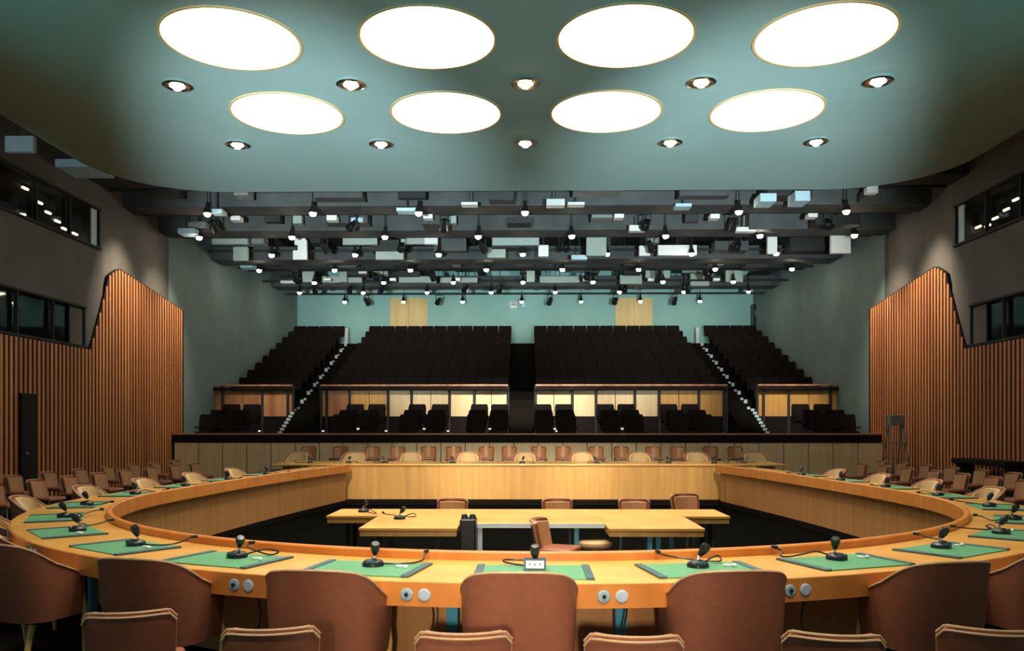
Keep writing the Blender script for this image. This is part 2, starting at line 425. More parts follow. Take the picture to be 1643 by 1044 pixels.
plist = [  # px rect, distance, material, thickness
 (740, 766, 324, 328, 21.5, 'white_panel', .3), (877, 906, 319, 329, 21.5, 'white_panel', .3), (911, 938, 324, 328, 22.0, 'white_panel', .3), (1391, 1409, 297, 309, 21.3, 'white_panel', .2),
 (370, 385, 346, 353, 23.6, 'white_panel', .3), (524, 540, 345, 353, 23.6, 'white_panel', .3), (679, 694, 343, 350, 23.6, 'white_panel', .3), (986, 1001, 343, 349, 23.6, 'white_panel', .3), (1140, 1155, 343, 350, 23.6, 'white_panel', .3), (1297, 1312, 342, 348, 23.6, 'white_panel', .3),
 (1010, 1036, 361, 370, 24.3, 'white_panel', .25), (1183, 1213, 364, 371, 24.3, 'white_panel', .25),
 (470, 492, 378, 416, 27.0, 'white_panel', .12), (681, 702, 376, 391, 27.0, 'white_panel', .2), (864, 880, 393, 411, 27.8, 'white_panel', .2), (1026, 1043, 394, 410, 27.8, 'white_panel', .2), (1056, 1118, 393, 409, 28.0, 'white_panel', .2), (1232, 1247, 373, 407, 27.0, 'white_panel', .15), (1334, 1365, 363, 406, 26.4, 'white_panel', .15),
 (340, 397, 377, 391, 27.2, 'grey_panel', .15), (374, 397, 396, 418, 27.9, 'grey_panel', .15), (550, 605, 379, 392, 27.2, 'grey_panel', .15), (603, 647, 395, 416, 28.2, 'grey_panel', .2), (643, 681, 377, 391, 27.4, 'grey_panel', .15), (782, 811, 397, 413, 28.3, 'grey_panel', .2), (790, 865, 374, 393, 27.3, 'grey_panel', .15), (941, 973, 373, 410, 27.3, 'grey_panel', .15), (917, 942, 409, 416, 28.0, 'blue_panel', .3),
 (485, 504, 431, 452, 33.8, 'grey_panel', .2), (517, 580, 443, 453, 34.5, 'grey_panel', .2), (544, 556, 428, 452, 33.9, 'grey_panel', .2), (600, 622, 430, 440, 33.9, 'grey_panel', .2), (640, 700, 443, 453, 34.6, 'grey_panel', .2), (706, 766, 445, 453, 34.6, 'grey_panel', .2), (845, 858, 431, 452, 33.9, 'grey_panel', .2), (866, 930, 443, 453, 34.6, 'grey_panel', .2), (995, 1030, 441, 455, 34.6, 'grey_panel', .2), (1036, 1075, 426, 445, 33.8, 'grey_panel', .2), (1108, 1138, 438, 458, 35.2, 'grey_panel', .2), (1165, 1192, 430, 452, 34.2, 'grey_panel', .2),
 (575, 588, 432, 438, 33.6, 'white_panel', .2), (520, 530, 446, 450, 33.6, 'white_panel', .2), (625, 635, 446, 450, 33.6, 'white_panel', .2), (730, 738, 445, 450, 33.6, 'white_panel', .2), (935, 945, 446, 450, 33.6, 'white_panel', .2), (1040, 1050, 446, 450, 33.6, 'white_panel', .2), (1145, 1155, 446, 450, 33.6, 'white_panel', .2), (450, 470, 450, 454, 33.2, 'white_panel', .3),
 (285, 312, 366, 374, 24.4, 'blue_panel', .5), (337, 356, 335, 341, 22.0, 'blue_panel', .4), (636, 668, 333, 338, 22.0, 'blue_panel', .4), (562, 582, 349, 356, 24.2, 'blue_panel', .5), (468, 481, 150, 151, 0, None, 0),
 (1220, 1246, 310, 323, 20.9, 'blue_panel', .6), (1276, 1300, 306, 322, 20.9, 'blue_panel', .6), (1084, 1110, 326, 331, 22, 'blue_panel', .4), (385, 405, 421, 429, 31.2, 'blue_panel', .5),
 (0, 53, 218, 243, 17.0, 'blue_panel', .12), (88, 152, 255, 267, 18.8, 'blue_panel', .9),
 (470, 484, 345, 358, 24.6, 'grey_panel', .2), (716, 732, 346, 358, 24.6, 'grey_panel', .2), (1194, 1213, 345, 362, 24.6, 'grey_panel', .2)]
plist = [p for p in plist if p[5]]
cnames = {'white_panel': 'white', 'grey_panel': 'grey', 'blue_panel': 'pale blue'}
def band(d): return 'nearest band' if d < 22.5 else 'second band' if d < 25 else 'middle band' if d < 29 else 'farthest band'
cnt = {}
for p in sorted(plist, key=lambda q: q[0]):
    key = (p[5], band(p[4])); cnt[key] = cnt.get(key, 0) + 1
    a = at(p[0], p[2], p[4]); b = at(p[1], p[3], p[4])
    o = MB()
    if p[:2] == (470, 492):                       # panel with a rounded corner and a notch
        w_, h_ = b.x - a.x, a.z - b.z
        pts = [(0, 0), (w_, 0), (w_, h_ * .8), (w_ * .8, h_ * .95), (w_ * .5, h_), (.05, h_), (.05, h_ * .62), (w_ * .35, h_ * .62), (w_ * .35, h_ * .38), (0, h_ * .38)]
        lo = [o.bm.verts.new((a.x + x, p[4], b.z + z)) for x, z in pts]; hi = [o.bm.verts.new((a.x + x, p[4] + p[6], b.z + z)) for x, z in pts]
        o.bm.faces.new(lo); o.bm.faces.new(hi[::-1])
        for i in range(len(pts)): o.bm.faces.new((lo[i], hi[i], hi[(i + 1) % len(pts)], lo[(i + 1) % len(pts)]))
    else:
        o.span((a.x, p[4], b.z), (b.x, p[4] + p[6], a.z))
    if p[4] < 19: lab = ('pale blue upright panel at the far left edge beside main ceiling' if p[0] == 0 else 'pale blue flat panel between left wall and main ceiling edge')
    else: lab = '%s rectangular panel hung in the gallery ceiling, %s of its colour in the %s' % (cnames[p[5]], 'number %s from left' % ORD[cnt[key]] if cnt[key] < 17 else 'rightmost', band(p[4]))
    root = tag(o.build('ceiling_panel', p[5]), lab, 'ceiling panel', 'panels in the gallery ceiling grid')
    if p[4] > 19:
        MB().span(((a.x + b.x) / 2 - .015, p[4] + .02, a.z), ((a.x + b.x) / 2 + .015, p[4] + .05, 10)).build('hanger', 'black_paint', root)
    else:
        MB().span(((a.x + b.x) / 2 - .015, p[4] + .02, a.z), ((a.x + b.x) / 2 + .015, p[4] + .05, 10)).build('hanger', 'black_paint', root)

# lighting pipes, unlit stage lanterns and small dark boxes fill the grid
for i, (y, z) in enumerate(((21.4, 7.8), (23.9, 7.8), (26.8, 7.8), (28.9, 7.8), (32.0, 7.8), (35.0, 7.8), (38.4, 7.8))):
    tag(MB().tube([(-11.1, y, z), (11.1, y, z)], .045, 8).build('lighting_pipe', 'black_paint'), 'thin black lighting pipe spanning the gallery, %s from the front' % ORD[i + 1], 'pipe', 'lighting pipes over the gallery')
def lantern():
    t = thing('hanging_stage_lamp', 'x', 'stage light')
    ax = Matrix.Rotation(.9, 4, 'X')
    MB().lathe([(0, .2), (.08, .18), (.1, .0), (.13, -.2), (.12, -.2), (.08, -.02), (0, .05)], (0, 0, -.28), 14, ax).build('lamp_body', 'black_plastic', t, True)
    b = MB()
    for s in (-1, 1): b.box((s * .12, 0, -.16), (.015, .05, .3))
    b.box((0, 0, -.01), (.255, .05, .02)).span((-.012, -.012, 0), (.012, .012, 10.01 - 7.75)).build('yoke', 'black_paint', t)
    return t
LN = Stamp(lantern())
for r, (y, z, px) in enumerate(((23.9, 7.7, (340, 562, 710, 1012, 1172, 1325)), (26.8, 7.75, (506, 630, 770, 905, 1040, 1180)), (32.0, 7.75, (470, 600, 690, 940, 1060, 1128)), (35.0, 7.8, (502, 560, 610, 745, 800, 1000, 1100)), (38.4, 7.95, (597, 698, 880, 985, 1080)))):
    for i, q in enumerate(px):
        p = at(q, 400, y); jx = round((p.x - .6) / 2.5) * 2.5 + .6; px_ = p.x + .07 if abs(p.x + .07 - jx) > .42 else jx + math.copysign(.42, p.x + .07 - jx)
        LN.put((px_, y, 7.75), rnd.uniform(-.6, .6) + PI * (i % 2), 'unlit black stage lantern, %s from the left on the %s' % (ORD[i + 1], ('front pipe', 'second hung pipe', 'middle pipe', 'fourth hung pipe', 'rearmost pipe')[r]), 'unlit stage lanterns over the gallery')
n_ = 0
for r, (y, zc) in enumerate(((21.7, 7.8), (24.5, 7.78), (28.4, 7.9), (31.7, 7.95), (34.4, 8.1))):
    xs_ = [-9.6 + k * 2.35 + rnd.uniform(-.45, .45) for k in range(9)]
    for i, x in enumerate(xs_):
        w_, h_, d_ = rnd.uniform(.3, 1.3), rnd.uniform(.12, .55), rnd.uniform(.2, .8)
        o = tag(MB().box((x, y + rnd.uniform(-.1, .1), zc + rnd.uniform(-.15, .15)), (w_, d_, h_), bevel=.015).build('baffle_box', rnd.choice(['beam_paint', 'joist_paint', 'black_paint', 'beam_paint', 'mid_panel'])),
            'dark grey baffle box in the gallery ceiling, %s from left in the %s line' % (ORD[i + 1], ('front', 'second', 'middle', 'fourth', 'rear')[r]), 'baffle box', 'dark baffle boxes of the gallery ceiling')
        MB().span((x - .012, y - .012, zc), (x + .012, y + .012, 10)).build('hanger', 'black_paint', o)

# ------------------------------------------------------------------ conference table
tb = thing('conference_table', 'great horseshoe conference table of golden wood with raised inner rim', 'table')
MB().sweep([(.055, .71), (.055, .75), (TW, .75), (TW, .71)], PATH).build('tabletop', 'table_wood', tb)
MB().sweep([(0, .64), (0, .80), (.01, .81), (.045, .81), (.055, .80), (.055, .64)], PATH).build('rim', 'apron_wood', tb)
MB().sweep([(TW - .03, .61), (TW - .03, .709), (TW + .004, .709), (TW + .004, .748), (TW + .012, .748), (TW + .012, .61)], PATH).build('apron', 'apron_wood', tb)
MB().sweep([(.11, -.1), (.11, .70), (.15, .70), (.15, -.1)], PATH).build('base_panel', 'base_wood', tb)
SEATS = [0, 1.06, 2.12, 3.25, 4.5, 5.8, 7.2, 8.7, 10.2, 11.7, 13.2]
SEATS = [s for s in SEATS if s < HALF - .55]
ks = [(-i, -s) for i, s in enumerate(SEATS) if i] + list(enumerate(SEATS)); ks.sort()
nA = len(SEATS)
for k, s in ks:
    sm = s + .55
    p, n = ring(sm, .45); p2, _ = ring(sm, .46)
    ang = math.atan2(n.y, n.x)
    if abs(k) <= 5: MB().box((p.x, p.y, .355), (.07, .05, .71), ang + PI / 2).build('leg', 'teal_metal', tb)
    # dials on the apron, right of each seat
    for j, ds in enumerate((.375, .472)):
        q, nn = ring(s + (ds if abs(k) < 4 else ds + .1), TW + .012)
        zr = Matrix.Rotation(math.atan2(nn.y, nn.x), 4, 'Z') @ Matrix.Rotation(PI / 2, 4, 'Y')
        if abs(k) <= 6:
            dl = MB().lathe([(0, .010), (.028, .010), (.036, .007), (.038, 0), (0, 0)], (q.x, q.y, .678), 20, zr).build('dial', 'dial' if j == 0 else 'dial_white', tb)
            if j == 0: MB().lathe([(0, .012), (.011, .012), (.012, .0), (0, 0)], (q.x + nn.x * .01, q.y + nn.y * .01, .68), 10, zr).build('plug', 'black_plastic', dl)
    if abs(k) <= 3:
        q, nn = ring(s + .5, TW - .05)
        pts = [(q.x + .012 * math.sin(i * 1.1 + k), q.y, .66 - i * .05) for i in range(9)]
        MB().tube(pts, .006, 6).build('cord', 'black_plastic', tb)

# far desk closing the ring
fd = thing('far_desk', 'straight golden wood desk closing the far end of the horseshoe table', 'desk')
FY = 18.8
MB().span((-5.75, FY - .03, .755), (5.9, FY + 1.5, .80), bevel=.012).build('desk_top', 'table_wood', fd)
MB().span((-4.25, FY, -.1), (4.45, FY + .06, .755)).build('front_panel', 'panel_wood', fd)
for x in (-5.5, 5.65): MB().span((x - .04, FY + .1, 0), (x + .04, FY + 1.4, .755)).build('side_panel', 'panel_wood', fd)

# ------------------------------------------------------------------ armchair
def armchair():
    t = thing('armchair', 'x', 'armchair')
    WD, DP = .325, .46
    def plan_pt(u, off):                       # u 0..1 along the U from left arm front round the back to right arm front
        a = (u * 2 - 1)                        # -1..1
        th = a * PI * .5
        ex = 2 / 2.7
        x = math.copysign(abs(math.sin(th)) ** ex, th) * (WD - off)
        y = -(abs(math.cos(th)) ** ex) * (DP * .55 - off)
        return x, y
    def top(u):
        a = abs(u * 2 - 1)
        t_ = min(1, max(0, (a - .38) / .62)) ** 1.45
        return .868 - .030 * min(1, a / .42) ** 2 - .238 * t_
    def ext(u, off):
        a = u * 2 - 1
        x, y = plan_pt(min(max((u - .5) / .8 + .5, 0), 1), off)
        if abs(a) > .8: y += (abs(a) - .8) / .2 * .22
        return x, y
    def shell(off, ztop, zb):
        def f(u, v):
            x, y = ext(u, off); z = zb + (top(u) - ztop - zb) * v
            k = 1 - .06 * (1 - v) ** 2
            return Vector((x * k, y * k - .10 * (v - .6) * max(0, 1 - abs(u * 2 - 1) * 1.3), z))
        return f
    MB().grid2(shell(0, 0, .33), shell(.055, 0, .33), 44, 8).build('back_shell', 'leather', t, True)
    MB().grid2(shell(.056, .012, .40), shell(.105, .02, .40), 36, 6).build('lining', 'tan_fabric', t, True)
    pts = []
    for i in range(45):
        u = i / 44; x, y = ext(u, .0); pts.append((x, y - .04 * max(0, 1 - abs(u * 2 - 1) * 1.3) + .006, top(u) + .002))
    MB().tube(pts, .009, 6).build('piping', 'piping', t, True)
    MB().box((0, .10, .42), (.44, .40, .11), bevel=.04).build('seat_cushion', 'tan_fabric', t, True)
    MB().box((0, .07, .335), (.44, .36, .06), bevel=.02).build('seat_frame', 'black_fabric', t)
    for s in (-1, 1):
        MB().tube([(s * .295, .20, .57), (s * .30, .24, .36), (s * .27, .27, .0)], [.02, .022, .016], 8).build('leg', 'chair_wood', t, True)
        MB().tube([(s * .17, -.07, .31), (s * .20, -.17, 0)], [.024, .016], 8).build('leg', 'chair_wood', t, True)
    return t
CH = Stamp(armchair())
def facing(n): return math.atan2(n[0], -n[1])      # chair looks against the outward normal
def seat_phrase(k):
    a = abs(k); side = 'left' if k < 0 else 'right'
    if k == 0: return 'at the middle of the near table side'
    if a <= 4: return 'on the near table curve, %s place %s of the middle' % (ORD[a], side)
    return 'along the %s table arm, %s place from the far desk' % (side, ORD[nA - a])
near = {0: (-.03, 4.47), -1: (-1.16, 4.52), 1: (1.17, 4.54), -2: (-2.33, 4.90), 2: (2.50, 4.86), -3: (-3.56, 5.50), 3: (3.50, 5.36)}
for k, s in ks:
    p, n = ring(s, TW + .28)
    if k in near: p = Vector(near[k]); n = ring(s, TW)[1]
    rz = facing(n) * (.5 if abs(k) <= 3 else 1.0)
    off = .23                                       # the model's back lies at local y = -0.25
    f = Vector((-math.sin(rz), math.cos(rz)))
    loc = p + f * off
    CH.put((loc.x, loc.y, 0), rz, ('brown leather tub armchair ' if abs(k) <= 4 else 'tan lined brown armchair ') + seat_phrase(k), 'armchairs around the horseshoe table')
# far side armchairs on a low platform
struct(MB().span((-7.0, 19.95, 0), (7.0, 21.9, .14)).span((-7.5, 21.9, 0), (7.5, 24.9, .36)).build('trim_3', 'carpet'))
for i in range(9):
    x = (i - 4) * 1.42 + .02
    CH.put((x, 20.55, .14), PI + rnd.uniform(-.06, .06), 'tan lined armchair behind the far desk, %s from the left' % ORD[i + 1], 'armchairs behind the far desk')

# ------------------------------------------------------------------ small chairs
def small_chair():
    t = thing('side_chair', 'x', 'chair')
    w, z0, z1, r = .215, .40, .745, .05
    def hw(z):
        q = max(0, z - (z1 - r)); base = w * (.90 + .10 * (z - z0) / (z1 - z0))
        return base - r + math.sqrt(max(r * r - q * q, 0)) if q > 0 else base
    def surf(dy, inset=0.0, zlo=z0, zhi=z1):
        def f(u, v):
            z = zlo + (zhi - zlo) * v; a = u * 2 - 1; x = a * (hw(min(z, z1)) - inset)
            return Vector((x, -.21 - .20 * (z - z0) + .075 * a * a + dy, z))
        return f
    MB().grid2(surf(-.025), surf(.025), 16, 12).build('backrest', 'leather', t, True)
    MB().grid2(surf(.022, .03, z0 + .02, z1 - .03), surf(.04, .045, z0 + .03, z1 - .04), 14, 8).build('back_pad', 'leather_dark', t, True)
    for dy, dz in ((-.028, -.012), (-.012, .006)):
        pts = []
        for i in range(17):
            a = i / 8 - 1; v = 1.0; z = z1 + dz - (r * .8 * max(0, (abs(a) - .82) / .18) ** 2)
            pts.append((a * (w - .002), -.21 - .20 * (z - z0) + .075 * a * a + dy, z))
        MB().tube(pts, .007, 6).build('piping', 'piping', t, True)
    for sx in (-1, 1):
        pts = []
        for i in range(9):
            z = z0 + .02 + (z1 - .05 - z0) * i / 8; pts.append((sx * hw(z), -.21 - .20 * (z - z0) + .075 - .012, z))
        MB().tube(pts, .006, 6).build('piping', 'piping', t, True)
    MB().box((0, .0, .42), (.42, .42, .07), bevel=.025).build('seat', 'leather', t, True)
    for sx in (-1, 1):
        MB().tube([(sx * .17, .17, .39), (sx * .19, .20, 0)], .014, 8).build('leg', 'grey_metal', t)
        MB().tube([(sx * .18, -.20, .42), (sx * .17, -.18, .38), (sx * .19, -.26, 0)], .014, 8).build('leg', 'grey_metal', t)
    return t
SC = Stamp(small_chair())
fore = [at(205, 1000, 3.98), at(432, 1018, 3.66), at(743, 1022, 3.60), at(1018, 1026, 3.56), at(1340, 1022, 3.60), at(1592, 1015, 3.70)]
for i, p in enumerate(fore):
    rz = -p.x / 5.5 * .8
    f = Vector((-math.sin(rz), math.cos(rz)))
    loc = Vector((p.x, p.y)) + f * .27
    SC.put((loc.x, loc.y, 0), rz, 'small brown leather chair in the nearest row, %s from the left' % ORD[i + 1], 'small chairs in the front row of the picture')
for sd, nm in ((-1, 'left'), (1, 'right')):
    for r, (X, ys) in enumerate(((8.15, [11.6, 12.8, 13.95, 14.95, 16.0, 17.05, 18.15, 19.25, 20.35]), (9.3, [14.0, 15.15, 16.3, 17.4, 18.5, 19.6, 20.7, 21.8]))):
        for i, y in enumerate(ys):
            x = sd * (X - (max(0, y - 17) * .04)) + .05
            SC.put((x, y, 0), sd * (PI / 2 + .14) + rnd.uniform(-.05, .05), 'small brown chair %s from near end of the %s side row %s' % (ORD[i + 1], nm, ('nearer the table', 'nearer the wall')[r]), 'small chairs beside the ' + nm + ' wall')
far_px = (495, 545, 597, 637, 688, 728, 780, 817, 865, 903, 957, 997, 1048, 1088, 1140, 1180)
for i, px in enumerate(far_px):
    p = at(px, 717, 22.6)
    SC.put((p.x, 22.45, .36), PI + rnd.uniform(-.08, .08), 'small dark brown chair behind the far armchairs, %s from the left' % ORD[i + 1], 'small chairs behind the far desk')

# ------------------------------------------------------------------ blotters, microphones, earpieces
def blotter():
    t = thing('desk_blotter', 'x', 'desk blotter')
    MB().box((0, 0, .004), (.64, .48, .008), bevel=.002).build('sheet', 'green', t)
    for s in (-1, 1): MB().box((s * .335, 0, .007), (.05, .485, .014), bevel=.003).build('holder', 'holder', t)
    return t
def microphone(face, var):
    t = thing('microphone', 'x', 'microphone')
    if face:
        MB().prism_x([(-.055, 0), (.055, 0), (.045, .065), (-.035, .07)], -.07, .07).build('base', 'teal_plastic', t)
        fp = MB().box((0, -.05, .036), (.112, .012, .048), rx=-.28, bevel=.003).build('face_plate', 'white', t)
        for x in (-.032, 0, .032): MB().lathe([(0, .006), (.005, .005), (.005, 0), (0, 0)], (x, -.056, .040), 10, Matrix.Rotation(PI / 2, 4, 'X')).build('dot', 'black_plastic', fp)
    else:
        MB().lathe([(0, .045), (.03, .044), (.058, .034), (.07, .016), (.07, 0), (0, 0)], seg=22).build('base', 'black_plastic', t, True)
        MB().box((.0, -.052, .028), (.07, .03, .022), rx=-.4, bevel=.006).build('switch_panel', 'teal_plastic', t, True)
    an = (0.0, .25, -.3, .5)[var]
    ex = math.sin(an) * .05
    MB().tube([(0, .01, .03), (ex * .4, .015, .07), (ex, .0, .085)], .009, 8).build('neck', 'chrome', t, True)
    ax = Matrix.Rotation(an, 4, 'Y') @ Matrix.Rotation(.45, 4, 'X')
    MB().lathe([(0, -.02), (.016, -.018), (.022, .0), (.029, .02), (.031, .055), (.024, .068), (0, .07)], (ex, .0, .088), 16, ax).build('head', 'black_plastic', t, True)
    sx = (-1, 1, 1, -1)[var]
    loop = [(.04 * sx, .05, .012), (.12 * sx, .10, .012), (.20 * sx, .16, .02), (.19 * sx, .24, .02), (.08 * sx, .26, .015), (.0, .27, .02), (-.02 * sx, .30, .045), (.0, .33, .05)]
    if var == 1: loop = [(.05, .02, .012), (.14, .03, .012), (.24, .08, .012), (.28, .16, .02), (.26, .24, .03), (.25, .29, .045), (.25, .335, .05)]
    if var == 2: loop = [(-.05, .03, .03), (-.12, .06, .05), (-.2, .10, .03), (-.28, .14, .012), (-.3, .2, .012), (-.24, .25, .03), (-.25, .3, .045), (-.25, .335, .05)]
    if var == 3: loop = [(.05, .03, .02), (.16, .10, .05), (.22, .16, .03), (.2, .12, .012), (.1, .15, .012), (-.06, .2, .03), (-.14, .27, .04), (-.15, .335, .05)]
    out = []
    for i in range(len(loop) - 1):                 # Catmull-Rom
        P = [Vector(loop[max(i - 1, 0)]), Vector(loop[i]), Vector(loop[i + 1]), Vector(loop[min(i + 2, len(loop) - 1)])]
        for j in range(5):
            q = j / 5; out.append(.5 * ((2 * P[1]) + (-P[0] + P[2]) * q + (2 * P[0] - 5 * P[1] + 4 * P[2] - P[3]) * q * q + (-P[0] + 3 * P[1] - 3 * P[2] + P[3]) * q ** 3))
    out.append(Vector(loop[-1]))
    cb = MB().tube(out, .006, 6).build('cable', 'black_plastic', t, True)
    e = out[-1]; MB().tube([(e.x, e.y - .03, e.z), (e.x, e.y + .012, e.z)], .014, 8).build('plug', 'black_plastic', cb)
    return t
def earpiece():
    t = thing('earpiece', 'x', 'earpiece')
    pts = [(.03 * math.cos(a * .5), .025 * math.sin(a * .5), .006 + .0006 * a) for a in range(0, 12)]
    MB().tube(pts, .005, 6).build('ear_hook', 'white', t, True)
    MB().lathe([(0, .022), (.012, .018), (.016, .008), (.012, 0), (0, 0)], (.035, -.01, .0), 12).build('ear_pad', 'white', t, True)
    return t
BL = Stamp(blotter()); MC = [Stamp(microphone(True, 0))] + [Stamp(microphone(False, v)) for v in (1, 2, 3)]; EP = Stamp(earpiece())
for k, s in ks:
    p, n = ring(s, .50)
    rz = facing(n) * (.9 if abs(k) <= 2 else 1)
    sp = seat_phrase(k)
    BL.put((p.x, p.y, .7502), rz, 'green desk blotter ' + sp, 'green blotters on the horseshoe table')
    q, n = ring(s + .01, .42)
    v = 0 if k == 0 else (1, 2, 3)[(k * 5 + 12) % 3] if k not in (-1, 1, 2) else {-1: 1, 1: 3, 2: 2}[k]
    MC[v].put((q.x, q.y, .759), rz, ('boxy microphone with white dotted face plate ' if k == 0 else 'black round-based microphone ') + sp, 'microphones on the horseshoe table')
    if k and abs(k) <= 4:
        q, n = ring(s + .21, .45)
        EP.put((q.x, q.y, .759), rz, 'small white earpiece ' + sp, 'earpieces on the green blotters')
for i, px in enumerate((498, 560, 618, 727, 838, 957, 1072, 1145, 1193)):
    p = at(px, 735, FY + .55)
    MC[1 + i % 3].put((p.x, FY + .5, .80), PI, 'black microphone standing on the far desk, %s from the left' % ORD[i + 1], 'microphones on the far desk')

# ------------------------------------------------------------------ inner work tables in the well
ZT = .56
def table_thing(name, label, x0, x1, y0, y1, legs, apron=.09, legmat='black_paint', edge=None):
    t = thing(name, label, 'table')
    MB().span((x0, y0, ZT - .03), (x1, y1, ZT), bevel=.004).build('tabletop', 'table_wood', t)
    MB().span((x0 + .01, y0 + .01, ZT - apron), (x1 - .01, y1 - .01, ZT - .03)).build('apron', edge or 'panel_wood', t)
    for (x, y) in legs: MB().span((x - .025, y - .02, -.1), (x + .025, y + .02, ZT - apron)).build('leg', 'teal_metal' if edge and x > 0 else legmat, t)
    return t
table_thing('work_table', 'long pale wood table across the well inside the horseshoe', -2.42, 2.50, 10.10, 10.95, [(-2.2, 10.3), (2.3, 10.3), (-2.2, 10.75), (2.3, 10.75)])
table_thing('work_table', 'metal legged table in the middle of the well with white front edge', -.715, .90, 9.33, 10.09, [(-.50, 9.37), (.59, 9.37)], .03, 'white_metal', 'white_metal')
MB().span((-.715, 9.315, ZT - .05), (.90, 9.33, ZT - .001)).build('edge_strip', 'white_metal', [o for o in COL.objects if o.name == 'work_table.001'][0])
table_thing('work_table', 'left wing table with wood apron jutting toward camera in the well', -1.78, -.72, 8.88, 10.09, [(-1.6, 9.1), (-.95, 9.1), (-1.6, 9.9)])
table_thing('work_table', 'right wing table with wood apron jutting toward camera in the well', .905, 1.93, 8.88, 10.09, [(1.35, 8.95), (1.45, 9.0), (1.75, 9.9)], legmat='teal_metal')
MC[3].put((-1.47, 9.75, ZT), .3, 'black microphone on the left wing table in the well', 'microphones on the well tables')
MC[2].put((-2.05, 10.55, ZT), PI - .4, 'dark microphone box at the left end of the long well table', 'microphones on the well tables')
def equip():
    t = thing('equipment_case', 'black equipment case standing between left wing table and white leg', 'equipment case', (-.615, 9.14, -.1))
    MB().span((-.09, -.14, 0), (.09, .14, .74), bevel=.02).build('case_body', 'black_plastic', t)
    for x in (-.045, .045): MB().lathe([(0, .05), (.03, .04), (.038, 0), (0, 0)], (x, 0, .74), 14).build('knob', 'black_plastic', t)
    MB().box((0, -.142, .36), (.13, .006, .03)).build('label_strip', 'piping', t)
    return t
equip()
wp = [(708, 742, 11.35, 'leftmost'), (880, 914, 11.35, 'second'), (998, 1035, 11.35, 'third'), (1089, 1127, 11.3, 'rightmost')]
for i, (a, b, d, w) in enumerate(wp):
    p = at((a + b) / 2, 810, d)
    SC.put((p.x, d - .1, -.02 if i == 3 else -.1), PI + (.0, .1, -.1, .35)[i], 'small chair behind the long well table, %s of four' % w, 'chairs in the well')
SC.put((.36, 8.95, -.1), -1.9, 'brown chair turned sideways under the middle well table', 'chairs in the well')
def stool():
    t = thing('swivel_stool', 'x', 'stool')
    MB().lathe([(0, .0), (.17, .0), (.2, .03), (.2, .06), (.16, .085), (0, .09)], (0, 0, .38), 24).build('seat', 'tan_fabric', t, True)
    MB().tube([(0, 0, 0.03), (0, 0, .38)], .025, 10).build('column', 'chrome', t)
    for k in range(4):
        a = k * PI / 2 + .4; MB().tube([(0, 0, .05), (.2 * math.cos(a), .2 * math.sin(a), .015)], .015, 6).build('foot', 'chrome', t)
    return t
ST = Stamp(stool())
ST.put((.58, 8.35, -.1), 0, 'tan round swivel stool in front of the middle well table', 'stools in the well')
ST.put((.80, 9.42, -.1), 0, 'tan round swivel stool tucked beside the right wing table', 'stools in the well')

# ------------------------------------------------------------------ press gallery front
PY = 24.95
pd = thing('press_desk', 'long panelled wooden desk front with dark top below the gallery', 'desk')
pm = MB(); x = -10.6; PN = .735
MB().span((-10.65, PY + .02, 0), (10.85, PY + .1, 1.16)).build('backing', 'dark_gap', pd)
while x < 10.8: pm.span((x + .012, PY, .05), (min(x + PN - .012, 10.85), PY + .03, 1.16)); x += PN
pm.build('front_panelling', 'pale_wood', pd)
MB().span((-10.65, PY - .02, 1.165), (10.85, PY + .75, 1.40)).build('desk_body', 'black_fabric', pd)
MB().span((-10.65, PY - .0, 1.40), (10.85, PY + .75, 1.44)).build('desk_top', 'leather_dark', pd)
struct(MB().span((-11.2, 25.75, 0), (11.2, 26.6, .98)).span((-11.2, 26.6, 0), (11.2, 27.5, 1.14)).span((-11.2, 27.5, 0), (11.2, 30.0, 1.36)).build('trim_4', 'carpet'))
def press_chair():
    t = thing('press_chair', 'x', 'chair')
    def surf(dy):
        def f(u, v):
            a = u * 2 - 1; z = .5 + .56 * v; w = .30 - .04 * max(0, (v - .75) / .25) ** 2
            return Vector((a * w, .20 + .10 * v - .06 * a * a + dy, z))
        return f
    MB().grid2(surf(-.04), surf(.04), 10, 8).build('backrest', 'black_fabric', t, True)
    MB().box((0, 0, .46), (.56, .5, .12), bevel=.04).build('seat', 'black_fabric', t, True)
    MB().tube([(0, 0, .0), (0, 0, .42)], .04, 8).lathe([(0, .05), (.22, .03), (.24, 0), (0, 0)]).build('pedestal', 'black_plastic', t)
    for s in (-1, 1): MB().box((s * .30, .02, .64), (.06, .36, .05), bevel=.015).build('armrest', 'black_fabric', t)
    return t
PC = Stamp(press_chair())
ppx = (370, 403, 570, 605, 670, 707, 770, 803, 872, 905, 972, 1005, 1073, 1107, 1283, 1318)
for r, (d, z) in enumerate(((28.3, 1.36), (27.15, 1.14), (26.25, .98))):
    for i, px in enumerate(ppx):
        x = (px - 842) / FPX * 28.5 + .0
        PC.put((x, d, z), 0 * PI, 'black high-backed chair of the press gallery, %s from left in the %s row' % (ORD[i + 1], ('back', 'middle', 'front')[r]), 'black chairs in the press gallery')
def glowing_dot():  # small glowing dots on short stems at the press seats and desk
    t = thing('glowing_dot', 'x', 'lamp')
    MB().tube([(0, 0, 0), (0, 0, .12), (0, -.06, .17)], .01, 6).build('stem', 'black_plastic', t)
    MB().lathe([(0, .05), (.05, .03), (.07, 0), (0, .01)], (0, -.06, .15), 12).build('dot_hood', 'black_plastic', t)
    MB().lathe([(0, -.035), (.035, -.02), (.045, .01), (0, .02)], (0, -.06, .15), 12).build('bulb', 'tiny_glow', t)
    return t
RL = Stamp(glowing_dot())
